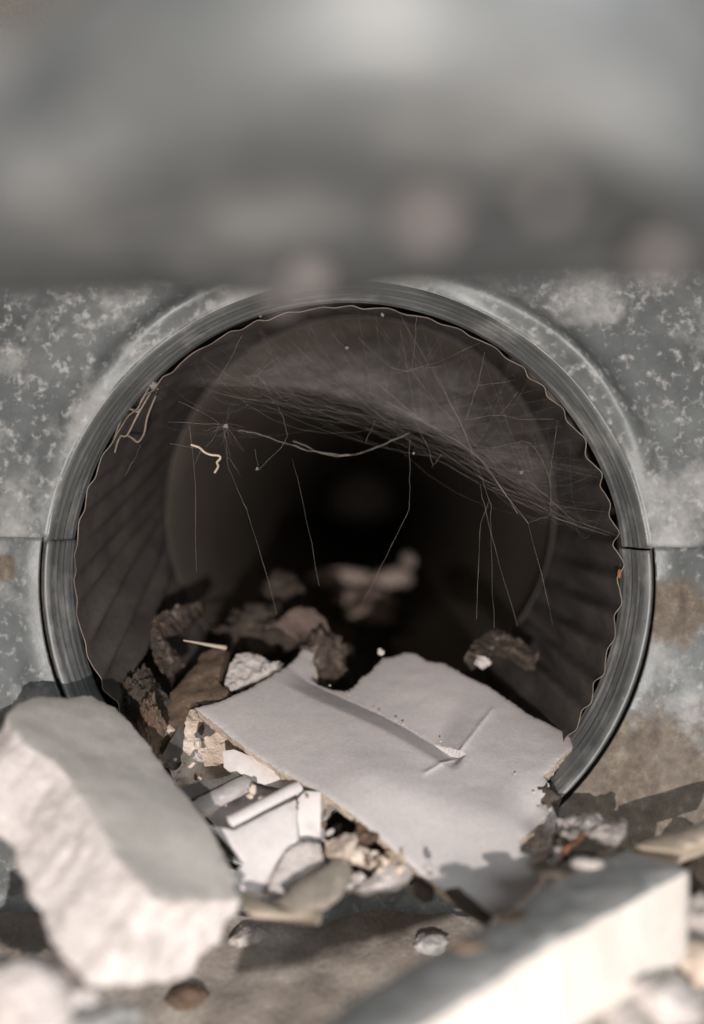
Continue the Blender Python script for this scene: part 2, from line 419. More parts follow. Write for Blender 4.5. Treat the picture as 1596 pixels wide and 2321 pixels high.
def half_collar(up):
    # rolled collar: several pressed ridges following the opening round
    prof = []
    L = 0.0170
    nprof = 46
    for k in range(nprof+1):
        t = k/nprof; y = -0.0012+L*t
        r = 0.0802-0.0012*t+(0.00012*math.sin(t*PI*11)*(0.5+0.5*math.sin(t*23+1)) if 0.06 < t < 0.97 else 0)
        if t < 0.06: r += 0.0006*(1-t/0.06)
        prof.append((y, r))
    if not up: prof = [(y+0.0008, r-0.0006) for y, r in prof]
    NA = 200; vs = []; fs = []
    a0, a1 = (0.113, PI-0.135) if up else (PI-0.139, 2*PI+0.106)
    for k, (y, r) in enumerate(prof):
        for i in range(NA+1):
            a = a0+(a1-a0)*i/NA
            rr = r+0.0005*nz((math.cos(a), math.sin(a), y*60), 2.2, 5)+0.00008*nz((math.cos(a)*6, math.sin(a)*6, y*700), 1, 3)
            yy = y+0.0008*nz((math.cos(a)*3, math.sin(a)*3, 2), 1, 7)*(k/nprof)
            vs.append(Vector((rr*math.cos(a), yy, rr*math.sin(a))))
    for k in range(nprof):
        for i in range(NA):
            q = k*(NA+1)+i; fs.append((q, q+1, q+NA+2, q+NA+1))
    n0 = len(vs); vs += [Vector((v.x*1.0085, v.y, v.z*1.0085)) for v in vs[:n0]]
    fs += [tuple(i+n0 for i in f)[::-1] for f in fs[:]]
    for i in range(NA):
        fs.append((i, i+n0, i+1+n0, i+1)); b = nprof*(NA+1)+i; fs.append((b, b+1, b+1+n0, b+n0))
    for i0 in (0, NA):
        for j in range(nprof):
            a = j*(NA+1)+i0; b = a+NA+1; fs.append((a, b, b+n0, a+n0))
    return mesh(vs, fs)
link('upper_collar', half_collar(True), M_collar, panel, panel.location.copy())
link('lower_collar', half_collar(False), M_collar, panel, panel.location.copy())
shield = [(0.0036, 0.190, 0, 0), (0.0036, 0.0826, 0, 0), (0.008, 0.108, 0.002, 0.010), (0.0905, 0.108, 0.0045, 0.0195), (0.0905, 0.0752, 0.0045, 0.0195)]  # added shell behind the panel, keeps outside light from leaking through the gaps
vs = [Vector((cx+r*math.cos(2*PI*i/120), y, cz+r*math.sin(2*PI*i/120))) for y, r, cx, cz in shield for i in range(120)]
fs = [(k*120+i, (k+1)*120+i, (k+1)*120+(i+1) % 120, k*120+(i+1) % 120) for k in range(4) for i in range(120)]
link('light_shield', mesh(vs, fs), M_inner, panel, panel.location.copy())
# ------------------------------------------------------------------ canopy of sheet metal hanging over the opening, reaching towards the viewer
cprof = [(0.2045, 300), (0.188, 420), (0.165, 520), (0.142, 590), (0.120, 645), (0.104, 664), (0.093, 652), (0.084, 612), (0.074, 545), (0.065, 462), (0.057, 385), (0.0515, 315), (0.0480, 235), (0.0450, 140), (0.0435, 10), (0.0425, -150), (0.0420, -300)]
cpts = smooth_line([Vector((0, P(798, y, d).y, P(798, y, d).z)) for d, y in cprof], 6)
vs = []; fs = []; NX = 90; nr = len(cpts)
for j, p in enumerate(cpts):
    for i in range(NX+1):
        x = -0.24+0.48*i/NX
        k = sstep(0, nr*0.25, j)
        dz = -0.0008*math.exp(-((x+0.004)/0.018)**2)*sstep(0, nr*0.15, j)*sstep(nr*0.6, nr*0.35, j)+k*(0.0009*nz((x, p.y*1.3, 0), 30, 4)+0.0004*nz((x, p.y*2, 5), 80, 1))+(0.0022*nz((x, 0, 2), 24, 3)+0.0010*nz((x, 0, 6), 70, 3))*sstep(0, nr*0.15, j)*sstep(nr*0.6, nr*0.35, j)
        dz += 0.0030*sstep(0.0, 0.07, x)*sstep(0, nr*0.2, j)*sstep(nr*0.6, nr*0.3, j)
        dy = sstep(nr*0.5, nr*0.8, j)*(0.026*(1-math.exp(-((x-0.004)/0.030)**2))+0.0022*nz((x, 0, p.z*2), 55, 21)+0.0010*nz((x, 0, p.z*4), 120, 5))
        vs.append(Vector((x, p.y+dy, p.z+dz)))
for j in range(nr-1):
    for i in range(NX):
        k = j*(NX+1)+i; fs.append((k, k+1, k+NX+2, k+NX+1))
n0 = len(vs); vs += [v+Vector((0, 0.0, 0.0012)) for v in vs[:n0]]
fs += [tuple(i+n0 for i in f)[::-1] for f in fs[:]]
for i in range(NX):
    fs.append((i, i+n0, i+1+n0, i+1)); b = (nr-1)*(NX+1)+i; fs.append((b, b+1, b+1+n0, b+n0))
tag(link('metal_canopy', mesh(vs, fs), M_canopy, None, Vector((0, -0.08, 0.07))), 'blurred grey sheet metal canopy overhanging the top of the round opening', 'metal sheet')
lint = [((965, 505, 0.062), 0.0021, 'largest pale lint clump hanging below the metal canopy, above the opening'), ((700, 635, 0.082), 0.0019, 'pale lint clump drooping over the top edge of the opening'),
        ((1240, 460, 0.056), 0.0011, 'small pale lint clump under the canopy, right of the largest one'), ((640, 690, 0.088), 0.0012, 'faint lint clump in front of the rim, lower left of the drooping one'), ((1492, 585, 0.068), 0.0016, 'pale lint clump under the canopy at the right edge')]
for i, ((x, y, d), s, lb) in enumerate(lint):
    rock('lint_clump', P(x, y, d)+Vector((0, 0, s*0.2)), (s*1.1, s*0.8, s), M_lint, lb, 'lint', 'lint clumps under the canopy', seed=30+i, rough=0.7)

# ------------------------------------------------------------------ fluted flexible duct inside the collar
def duct_axis(t): return Vector((0.0045*t, 0.0138+0.0742*t, 0.0195*t**1.15))
NFL = 50
def flute(a, t, amp):
    ph = NFL*(a+0.22*t)+3.2*noise.noise(Vector((math.cos(a)*4, math.sin(a)*4, 0.5)))
    s = math.sin(ph); return amp*(s+0.22*math.sin(2*ph))*(0.75+0.9*noise.noise(Vector((math.cos(a)*5, math.sin(a)*5, t*2))))
def duct_pt(a, t):
    c = duct_axis(t)
    yj = 0.0022*noise.noise(Vector((math.cos(a)*2.2, math.sin(a)*2.2, 3.3)))*(1-t)
    lowleft = math.exp(-((a-1.22*PI)/0.28)**2)*(1-t)
    low = sstep(0.35, -0.45, math.sin(a))
    em = 0.35+0.65*math.exp(-((((a+PI) % (2*PI))-PI-0.05)/0.75)**2)+0.45*lowleft
    am = (0.35+2.5*low)*sstep(0.0, 0.35, t)+em*(1-sstep(0.0, 0.35, t))
    r = 0.0772-0.0030*t-0.0035*lowleft+flute(a, t, 0.00115*am*(1-0.25*t)*sstep(1.0, 0.82, t))
    return Vector((c.x+r*math.cos(a), c.y+yj, c.z+r*math.sin(a)))
NA, NT = NFL*10, 30
vs = [duct_pt(2*PI*i/NA, j/NT) for j in range(NT+1) for i in range(NA)]
fs = [(j*NA+i, j*NA+(i+1) % NA, (j+1)*NA+(i+1) % NA, (j+1)*NA+i) for j in range(NT) for i in range(NA)]
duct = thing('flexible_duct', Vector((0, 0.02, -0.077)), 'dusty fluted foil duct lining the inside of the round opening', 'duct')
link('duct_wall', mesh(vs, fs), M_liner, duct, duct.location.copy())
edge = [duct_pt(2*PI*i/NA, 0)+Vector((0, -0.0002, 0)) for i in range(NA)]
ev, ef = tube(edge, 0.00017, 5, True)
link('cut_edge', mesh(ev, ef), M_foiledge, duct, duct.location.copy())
# torn edge folded over at upper left
for pts in ([(432, 838), (447, 785), (462, 757), (492, 753), (538, 665), (598, 560), (640, 500)], [(492, 753), (520, 770), (545, 786), (574, 745), (590, 665), (632, 560)],
            [(430, 770), (455, 700), (485, 640), (510, 628), (545, 640), (560, 590), (600, 520)]):
    line = smooth_line([P(x, y, 0.221) for x, y in qL(pts)], 5)
    tv, tf = tube(line, 0.00034, 5)
    link('folded_edge', mesh(tv, tf), M_foiledge, duct, duct.location.copy())

# ------------------------------------------------------------------ plain pipe behind the flexible duct
pipe = thing('inner_pipe', Vector((0.0045, 0.09, -0.053)), 'dim smooth brown pipe continuing behind the fluted duct', 'pipe')
vs = []; fs = []; NA2 = 96; seg = 40
for j in range(seg+1):
    t = j/seg; y = 0.0885+1.6*t*t
    c = Vector((0.0045+0.02*t, y, 0.0195+0.02*t*t))
    for i in range(NA2):
        a = 2*PI*i/NA2; r = 0.0748+0.0008*nz((math.cos(a), math.sin(a), t*4), 1.7)*min(1, t*6)
        vs.append(c+Vector((r*math.cos(a), 0, r*math.sin(a))))
fs = [(j*NA2+i, j*NA2+(i+1) % NA2, (j+1)*NA2+(i+1) % NA2, (j+1)*NA2+i) for j in range(seg) for i in range(NA2)]
fs.append(tuple(seg*NA2+i for i in range(NA2)))
link('pipe_wall', mesh(vs, fs), M_inner, pipe, pipe.location.copy())
ring = [Vector((0.0045+0.0742*math.cos(2*PI*i/120), 0.0890, 0.0195+0.0742*math.sin(2*PI*i/120))) for i in range(120)]
rv_, rf_ = tube(ring, 0.0006, 8, True)
link('end_bead', mesh(rv_, rf_), M_liner, pipe, pipe.location.copy())
# silt along the bottom of the pipe
def silt_fn(s, t):
    x = -0.062+0.13*s; y = 0.022+0.5*t
    z = -0.058+0.010*t+0.010*fr((x, y, 1), 22)+0.005*fr((x, y, 4), 70)+0.002*fr((x, y, 7), 260)
    z += 0.018*math.exp(-((x+0.010)/0.026)**2-((y-0.10)/0.03)**2)
    z = max(z, -0.066)
    return Vector((x, y, z))
vs, fs = sheet(110, 220, silt_fn)
tag(link('silt', mesh(vs, fs), M_earth), 'dark earth lying along the bottom of the pipe', kind='structure')
far = [((775, 1308), 0.0230, 0.0075, 0.50, 'flat pale stone deep in the pipe, left of its round neighbour'), ((875, 1316), 0.0180, 0.0105, 0.49, 'rounded pale stone deep in the pipe, brightest of the far group'),
       ((928, 1271), 0.0060, 0.0058, 0.53, 'small pale stone deep in the pipe, highest of the far group'), ((790, 1355), 0.0130, 0.0065, 0.46, 'dim stone deep in the pipe below the flat pale one'),
       ((860, 1362), 0.0120, 0.0075, 0.45, 'dim stone deep in the pipe below the rounded pale one'), ((830, 1395), 0.0180, 0.0070, 0.42, 'lowest dim stone of the far group in the pipe')]
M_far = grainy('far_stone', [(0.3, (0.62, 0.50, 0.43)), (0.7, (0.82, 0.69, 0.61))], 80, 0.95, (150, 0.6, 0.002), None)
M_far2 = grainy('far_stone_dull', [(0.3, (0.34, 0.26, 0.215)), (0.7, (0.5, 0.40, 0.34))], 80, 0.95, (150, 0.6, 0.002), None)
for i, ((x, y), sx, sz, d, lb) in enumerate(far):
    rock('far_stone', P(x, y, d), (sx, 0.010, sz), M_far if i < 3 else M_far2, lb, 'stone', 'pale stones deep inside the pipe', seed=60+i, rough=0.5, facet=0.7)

# ------------------------------------------------------------------ the big painted plaster slab
GA, GB = Vector((718, 1532)), Vector((1048, 1702)); gd = (GB-GA).normalized(); gn = Vector((gd.y, -gd.x))
CA, CB, CC = Vector((1116, 1604)), Vector((1042, 1700)), Vector((962, 1757))
def segd(p, a, b):
    t = max(0, min(1, (p-a).dot(b-a)/(b-a).length_squared)); return (p-a-(b-a)*t).length
def slab_h(px, py):
    p = Vector((px, py)); s = (p-GA).dot(gn); t = (p-GA).dot(gd)/(GB-GA).length
    along = sstep(-0.30, -0.02, t)*(1-sstep(0.97, 1.03, t))
    h = 0.0
    wv = 0.0
    if s < 0: h -= 0.0030*along*max(0.0, min(1.0, (s+46)/46))**1.1
    else: h -= 0.00285*along*(1-sstep(0, 190, s))*(1-sstep(0.8, 1.0, t))
    cr = min(segd(p, CA, CB), segd(p, CB, CC))
    cr += 2.0*noise.noise(Vector((px*0.05, py*0.05, 9)))
    h += 0.00040*math.exp(-(cr/4.0)**2)
    cside = (p-CB).dot(Vector((0.79, 0.61)))
    # low wave running across the lower half
    h += 0.0013*math.exp(-((py-1790-0.30*(px-900))/60)**2)*sstep(740, 860, px)
    h += 0.0009*math.sin(px*0.012+py*0.006)
    h += 0.00004*fr((px*0.012, py*0.03, 1), 1.0)*(1 if s < 0 else 2.6)
    h -= 0.0032*math.exp(-((px-1215)/45)**2-((py-1850)/60)**2)
    return h
slab_out = [(441, 1607), (505, 1652), (580, 1706), (668, 1762), (745, 1812), (810, 1858), (890, 1922), (960, 1976), (1020, 2018), (1106, 2090), (1180, 2050), (1240, 1985), (1236, 1950), (1180, 1935), (1176, 1906), (1212, 1872), (1240, 1838), (1228, 1806), (1246, 1780), (1232, 1758),
            (1262, 1728), (1300, 1694), (1286, 1661), (1240, 1634), (1200, 1612), (1160, 1584), (1110, 1552), (1062, 1532), (1030, 1516), (1000, 1503), (968, 1500), (945, 1484), (915, 1479), (893, 1486), (868, 1486), (845, 1508), (820, 1524), (803, 1542), (782, 1549), (752, 1540), (722, 1529), (708, 1512), (718, 1492), (708, 1478), (715, 1463), (702, 1455), (688, 1456), (672, 1480), (648, 1504), (600, 1536), (560, 1560), (512, 1584), (476, 1598)]
slab_plane = [(720, 1530, 0.238), (1290, 1662, 0.222), (1020, 2016, 0.170)]
groove = []
for k in range(130):
    t = -0.05+1.08*k/129; gw = 2.5*noise.noise(Vector((t*9, 0, 4)))
    for so in (-1.0, 1.0, 6.0, -7.0): groove.append(tuple(GA+(GB-GA)*t+gn*so))
for A_, B_ in ((CA, CB), (CB, CC)):
    for k in range(40):
        for so in (-5, -1.5, 1.5, 5): groove.append(tuple(A_.lerp(B_, k/40)+Vector(((B_-A_).y, -(B_-A_).x)).normalized()*so))
slab = chunk('plaster_slab', slab_out, slab_plane, (0.0006, 0.0040, -0.0040), M_paint, M_cream, 'large white painted plaster slab with a groove, tilted into the round opening', 'plaster slab',
             step=0.0006, grid=0.0009, jit=0.0006, rough=0.0005, hfun=slab_h, extra=groove, hnoise=0.00003, edge=0.0003, rows=5, seed=3)

# ------------------------------------------------------------------ the thick plasterboard chunk at left
left_face = [(14, 1622), (40, 1594), (90, 1580), (150, 1586), (205, 1580), (262, 1606), (300, 1642), (345, 1690), (385, 1752), (420, 1800), (462, 1862), (505, 1930), (540, 1988), (530, 2000), (556, 2032), (470, 2040), (400, 2046), (345, 2042), (322, 2008), (288, 1976), (258, 1932), (226, 1868), (192, 1812), (140, 1742), (96, 1710), (62, 1690), (30, 1660)]
lf_plane = [(100, 1585, 0.187), (520, 1960, 0.166), (345, 2042, 0.147)]
e = P(196, 2246, 0.137)-P(345, 2042, 0.147)
def left_h(px, py): return 0.0004*math.sin(px*0.010+py*0.012)+0.0003*math.sin(py*0.03-px*0.01)
chunk('plasterboard_chunk', left_face, lf_plane, tuple(e), M_paper, M_gyps, 'thick white plasterboard chunk with smooth grey face, leaning left of the opening', 'plaster chunk',
      step=0.0011, grid=0.0016, jit=0.0006, rough=0.0015, sfreq=(80, 420), hfun=left_h, hnoise=0.0001, edge=0.0002, rows=16, seed=12, face='paper_face', core='gypsum_core')

# ------------------------------------------------------------------ board at lower right
rb_face = [(1095, 2095), (1150, 2070), (1215, 2010), (1262, 1950), (1332, 1928), (1423, 1923), (1500, 1944), (1561, 1966), (1412, 2046), (1226, 2148), (1080, 2246), (960, 2324), (760, 2440), (560, 2440), (700, 2330), (850, 2225), (985, 2150)]
rb_plane = [(1160, 1955, 0.174), (1561, 1966, 0.159), (960, 2321, 0.114)]
e = P(1556, 2056, 0.149)-P(1561, 1966, 0.159)+Vector((0.0005, 0, -0.009))
chunk('board_offcut', rb_face, rb_plane, tuple(e), M_boardtop, M_boardend, 'thick out-of-focus board with a bright white cut edge at lower right', 'board',
      step=0.002, grid=0.003, jit=0.0006, rough=0.0006, hnoise=0.0002, edge=0.0007, rows=7, sfreq=(110, 520), seed=22, face='shaded_face', core='white_edge')
def on_plane(plane, px, py, lift=0.0):
    a, b, c = [P(*q) for q in plane]; n = (b-a).cross(c-a).normalized()
    if n.dot(CAM-a) < 0: n = -n
    d0 = P(px, py, 1.0)-CAM
    return CAM+d0*((a-CAM).dot(n)/d0.dot(n))+n*lift
# crumbs lying on it
for i, (x, y, d, s, m_, lb) in enumerate([(1160, 2085, 0.148, 0.0020, M_earth, 'brown crumb on the grey face of the board at lower right, nearest the slab'), (1262, 1985, 0.158, 0.0026, M_earth, 'brown crumb on the grey board face below the brick-stained stone'),
                                       (1330, 1962, 0.162, 0.0024, M_stone, 'pale crumb on the far edge of the grey board face'), (1060, 2150, 0.140, 0.0018, M_brown, 'small tan crumb on the grey board face near its left edge')]):
    rock('crumb', on_plane(rb_plane, x, y, s*0.25), (s*1.5, s, s*0.45), m_, lb, 'crumb', 'crumbs on the board', seed=80+i, rough=0.8)

# ------------------------------------------------------------------ cream strip at far right and things behind the board
chunk('wood_strip', qE([(1100, 1140), (1280, 1075), (1460, 1010), (1640, 945), (1760, 905), (1780, 1040), (1640, 1090), (1540, 1125), (1430, 1172), (1250, 1160)]), [(1440, 1900, 0.175), (1596, 1870, 0.173), (1596, 1905, 0.167)], (0.0, 0.005, -0.006), M_wood, M_wood,
      'pale cream strip of wood against the panel at the right edge', 'wood strip', step=0.002, grid=0.003, jit=0.0002, rough=0.0003, seed=31, face='flat_face', core='sides')
st = chunk('mortar_lump', qE([(540, 960), (600, 935), (680, 925), (740, 905), (830, 915), (930, 950), (1045, 960), (1030, 1030), (960, 1110), (860, 1110), (760, 1140), (700, 1110), (620, 1160), (560, 1220), (490, 1260), (470, 1230), (530, 1130), (560, 1060)]),
           [(1300, 1840, 0.187), (1415, 1860, 0.180), (1270, 1935, 0.172)], (0.0, 0.005, -0.006), M_stone, M_stone, 'rough grey mortar lump with a red brick stain, right of the slab', 'mortar',
           step=0.0010, grid=0.0012, jit=0.0008, rough=0.0012, hnoise=0.0006, hfreq=420, edge=0.0005, rows=6, seed=33, face='rough_face', core='body')
chunk('brick_stain', qE([(560, 1190), (590, 1140), (650, 1100), (690, 1050), (740, 1040), (735, 1080), (690, 1130), (640, 1160), (590, 1205)]), [(1300, 1840, 0.1862), (1415, 1860, 0.1792), (1270, 1935, 0.1712)], (0, 0.0012, -0.0012), M_brick, M_brick, None, None,
      step=0.0008, grid=0.001, jit=0.0004, rough=0.0003, hnoise=0.0006, edge=0.0002, rows=2, seed=34, face='brick_fragment', core='brick_core', parent=st)
chunk('cream_chip', qE([(290, 1275), (340, 1225), (410, 1195), (470, 1165), (485, 1195), (450, 1240), (390, 1262), (330, 1280)]), [(1190, 1950, 0.180), (1240, 1922, 0.184), (1230, 1940, 0.178)], (0, 0.003, -0.003), M_cream, M_cream,
      'thin cream chip beside the lower right corner of the slab', 'chip', 'cream chips in the rubble', step=0.0010, grid=0.0012, jit=0.0003, rows=3, seed=35, face='flat_face', core='sides')
rock('mortar_lump', P(1218, 1870, 0.199), (0.0042, 0.004, 0.0066), M_stone, 'dark grey mortar lump wedged under the right end of the slab', 'mortar', seed=90, rough=1.0, sub=4)
rock('mortar_lump', P(1236, 1815, 0.203), (0.0034, 0.004, 0.0040), M_earth, 'small dark lump against the collar behind the slab corner', 'mortar', seed=91, rough=1.0, sub=4)
rock('mortar_lump', P(1330, 1932, 0.176), (0.0085, 0.006, 0.0030), M_earth, 'brown earthy lump below the brick-stained mortar', 'mortar', seed=92, rough=0.9, sub=4)

# ------------------------------------------------------------------ white moulded fragment in the middle
mf = thing('moulded_fragment', P(640, 2040, 0.182), 'white moulded plaster fragment with two bars, between left chunk and slab', 'moulding')
def mpart(nm, pts, plane, ext, seed, m_=M_mould, jit=0.00015, hf=None, rg=0.0001):
    chunk(nm, pts, plane, ext, m_, m_, None, None, step=0.0010, grid=0.0014, jit=jit, rough=rg, hnoise=0.00003, edge=0.00035, rows=4, seed=seed, face=nm, core=nm+'_side', parent=mf, hfun=hf)
base_pl = [(520, 1700, 0.214), (730, 1780, 0.207), (640, 2030, 0.168)]
mpart('back_plate', qC([(552, 112), (640, 100), (760, 150), (960, 205), (1150, 300), (1320, 400), (1326, 450), (1190, 420), (1060, 410), (900, 385), (760, 340), (690, 290), (640, 300), (560, 240)]), [(520, 1700, 0.209), (730, 1780, 0.2035), (600, 1760, 0.205)], (0.0005, 0.004, -0.002), 41)
mpart('upper_bar', qC([(300, 512), (470, 420), (660, 318), (720, 300), (790, 350), (640, 430), (540, 480), (440, 560), (385, 572)]), [(430, 1830, 0.191), (620, 1770, 0.200), (500, 1820, 0.192)], (0.0, 0.003, -0.003), 42)
mpart('recess', qC([(385, 575), (540, 482), (640, 432), (790, 352), (1060, 412), (1180, 400), (900, 560), (640, 720), (500, 690)]), [(430, 1850, 0.196), (640, 1780, 0.209), (560, 1840, 0.199)], (0.0, 0.003, -0.002), 43)
def bar_round(px, py): return 0.0
# lower rounded bar
bar = [P(x, y, d) for x, y, d in qC([(600, 690, 0.1865), (700, 640, 0.1885), (850, 562, 0.1915), (1000, 485, 0.1945), (1100, 432, 0.1965), (1165, 408, 0.198)])]
tv, tf = tube(smooth_line(bar, 6), 0.0020, 14, False, taper=lambda t: 1.0 if t < 0.93 else math.sqrt(max(0.05, 1-((t-0.93)/0.07)**2)))
link('lower_bar', mesh(tv, tf), M_mould, mf, mf.location.copy())
mpart('front_panel', qC([(450, 690), (640, 735), (900, 600), (1130, 490), (1140, 820), (1060, 880), (985, 980), (930, 1100), (880, 1240), (700, 1200), (640, 1060), (720, 1000), (600, 850)]), [(480, 1880, 0.181), (640, 1800, 0.1905), (590, 2010, 0.174)], (0.001, 0.004, -0.003), 44)
mpart('side_panel', qC([(1140, 492), (1200, 430), (1320, 430), (1322, 830), (1250, 815), (1160, 805), (1146, 820)]), [(660, 1790, 0.1925), (725, 1790, 0.1925), (700, 1900, 0.1865)], (0.001, 0.005, -0.002), 45)
mpart('broken_end', qC([(1146, 828), (1250, 822), (1320, 840), (1345, 960), (1345, 1020), (1290, 1090), (1180, 1100), (1100, 1180), (990, 1290), (900, 1265), (930, 1120), (1000, 990), (1060, 890)]), [(680, 1890, 0.183), (725, 1930, 0.1805), (620, 2040, 0.170)], (0.001, 0.004, -0.003), 46, M_gyps, 0.0004,
      lambda px, py: 0.0005*noise.noise(Vector((px*0.1, py*0.1, 3))))
mpart('shaded_flank', qC([(1326, 430), (1480, 505), (1500, 560), (1400, 620), (1330, 700)]), [(727, 1800, 0.1955), (770, 1800, 0.203), (730, 1880, 0.190)], (0.002, 0.004, 0.0), 47, M_paper)  # shaded side of the white moulding, the shade put in as grey

# ------------------------------------------------------------------ rubble pieces left of and under the slab
chunk('gypsum_piece', qB([(300, 700), (380, 660), (470, 735), (560, 790), (700, 890), (800, 960), (1000, 1090), (1010, 1230), (820, 1330), (640, 1420), (450, 1450), (250, 1440), (180, 1260), (40, 1080), (90, 900), (180, 760)]),
      [(430, 1615, 0.224), (540, 1700, 0.221), (410, 1770, 0.209)], (0.0015, 0.005, -0.003), M_cream, M_cream, 'rough cream gypsum piece below the left edge of the slab', 'gypsum',
      step=0.0010, grid=0.0010, jit=0.0006, rough=0.0008, hnoise=0.0004, hfreq=520, edge=0.0003, rows=5, seed=51, face='rough_face', core='body')
chunk('shade_shard', qB([(95, 1085), (180, 930), (262, 800), (330, 890), (385, 1030), (330, 1110), (250, 1160), (185, 1210)]), [(380, 1730, 0.207), (410, 1640, 0.219), (440, 1690, 0.221)], (0.0008, 0.0015, -0.0005), M_shade, M_shade,
      'small shard beside the left chunk, shade put into its dark grey colour', 'shard', step=0.0012, grid=0.0015, jit=0.0002, rough=0.0002, rows=3, seed=52)  # piece lying in shadow, darkened by its colour
chunk('brown_board', qF([(210, 950), (290, 830), (360, 745), (440, 650), (470, 590), (540, 565), (622, 562), (600, 650), (570, 770), (640, 830), (560, 920), (400, 900), (380, 960), (330, 1090), (230, 1250), (190, 1150)]), [(420, 1560, 0.232), (500, 1470, 0.246), (390, 1640, 0.220)], (0.001, 0.004, -0.002), M_brown, M_brown,
      'brown fibrous board fragment behind the left tip of the slab', 'board fragment', step=0.0010, grid=0.0012, jit=0.0005, rough=0.0006, hnoise=0.0005, rows=4, seed=53, face='fibre_face', core='body')
chunk('gypsum_piece', qF([(620, 740), (650, 660), (690, 600), (760, 590), (850, 610), (920, 650), (960, 640), (940, 690), (880, 720), (780, 770), (660, 830), (610, 800)]), [(530, 1540, 0.236), (570, 1480, 0.243), (640, 1500, 0.241)], (0.001, 0.005, -0.002), M_gyps, M_gyps,
      'crumbly white gypsum piece behind the upper left end of the slab', 'gypsum', step=0.0009, grid=0.0009, jit=0.0006, rough=0.0008, hnoise=0.00045, hfreq=620, edge=0.0003, rows=4, seed=54, face='rough_face', core='body')
sp = [P(x, y, d) for x, y, d in qF([(355, 514, 0.226), (440, 528, 0.229), (530, 545, 0.232), (622, 560, 0.235)])]
tv, tf = tube(smooth_line(sp, 6), 0.00075, 6, False, taper=lambda t: 0.25+0.75*t)
tag(link('splinter', mesh(tv, tf), M_wood, None, sp[0].copy()), 'thin pale splinter sticking out above the brown board fragment', 'splinter')
rock('pebble', P(863, 1478, 0.238), (0.0014, 0.0013, 0.0015), M_gyps, 'tiny white pebble resting on the top edge of the slab', 'pebble', seed=68, facet=0.95, sub=2, rough=0.6, smooth=False)

chunk('shade_shard', qB([(360, 915), (420, 830), (470, 765), (580, 830), (520, 910), (410, 990)]), [(440, 1680, 0.2185), (480, 1640, 0.2225), (500, 1660, 0.2215)], (0.0005, 0.0012, -0.0005), M_shade, M_shade,
      'small dark patch in place of shadow just under the left edge of the slab', 'shard', step=0.0012, grid=0.0015, jit=0.0002, rough=0.0002, rows=3, seed=55)  # a patch of shadow, built as a thin dark scrap
chunk('shade_strip', qC([(228, 395), (400, 345), (520, 330), (660, 285), (690, 300), (560, 370), (290, 492), (250, 450)]), [(410, 1800, 0.1955), (580, 1765, 0.205), (430, 1830, 0.1945)], (0.0005, 0.0015, -0.0008), M_shade, M_shade,
      'dark strip in place of shade along the upper bar of the moulded fragment', 'shade strip', step=0.0012, grid=0.0015, jit=0.0002, rough=0.0002, rows=3, seed=56, face='flat_face', core='sides')  # shade beside the bar, built as a dark strip
# small chips in the pocket under the slab's lower edge
chips = [([(150, 640), (200, 590), (290, 560), (380, 540), (375, 620), (335, 738), (240, 742), (140, 725)], M_cream, 0.178, 'blocky cream chip standing against the moulded fragment'),
         ([(380, 560), (400, 500), (450, 490), (520, 540), (570, 560), (520, 600), (400, 620)], M_brown, 0.184, 'brown crumbly chip under the lower edge of the slab'),
         ([(350, 690), (430, 660), (520, 670), (600, 700), (590, 790), (520, 815), (430, 790), (360, 770)], M_cream, 0.180, 'tan chip lying in the pocket under the slab'),
         ([(590, 740), (620, 700), (690, 670), (760, 670), (770, 760), (740, 800), (600, 810)], M_wood, 0.179, 'bright yellowish chip touching the slab edge'),
         ([(300, 900), (340, 850), (430, 840), (470, 880), (420, 940), (350, 990), (280, 980)], M_gyps, 0.176, 'white lump left of the larger white lump under the slab'),
         ([(390, 990), (430, 920), (520, 900), (560, 850), (660, 800), (780, 800), (850, 860), (840, 920), (700, 960), (560, 990), (450, 1010)], M_gyps, 0.174, 'larger white gypsum lump at the bottom of the pocket under the slab'),
         ([(770, 700), (850, 740), (960, 830), (1000, 880), (900, 870), (820, 850), (770, 790)], M_brown, 0.178, 'flat tan chip along the lower edge of the slab'),
         ([(850, 900), (940, 890), (1030, 940), (1010, 1050), (930, 1060), (850, 1000)], M_earth, 0.174, 'dark earthy lump under the lower tip of the slab')]
for i, (pts, m_, d, lb) in enumerate(chips):
    q = qD(pts); cx = sum(p[0] for p in q)/len(q); cy = sum(p[1] for p in q)/len(q)
    rr = random.Random(200+i); k = rr.uniform(-0.004, 0.004)
    chunk('chip', q, [(cx, cy-30, d+0.004), (cx+40, cy, d+k), (cx, cy+30, d-0.003)], (0.0006, 0.004, -0.003), m_, m_, lb, 'chip', 'chips in the pocket under the slab', step=0.0008, grid=0.0010, jit=0.0004, rough=0.0007, hnoise=0.0006, edge=0.0006, rows=4, seed=210+i, face='top_face', core='body')
chunk('wood_sliver', qC([(985, 1310), (1100, 1190), (1230, 1090), (1330, 1040), (1420, 960), (1530, 940), (1545, 1020), (1500, 1120), (1440, 1230), (1340, 1310), (1200, 1330), (1090, 1350)]), [(720, 1920, 0.179), (770, 1940, 0.177), (640, 2040, 0.162)], (0.001, 0.002, -0.002), M_greywood, M_greywood,
      'grey-beige wood sliver slanting beneath the moulded fragment', 'wood sliver', step=0.0011, grid=0.0014, jit=0.0003, rough=0.0004, rows=4, seed=57, face='flat_face', core='sides')
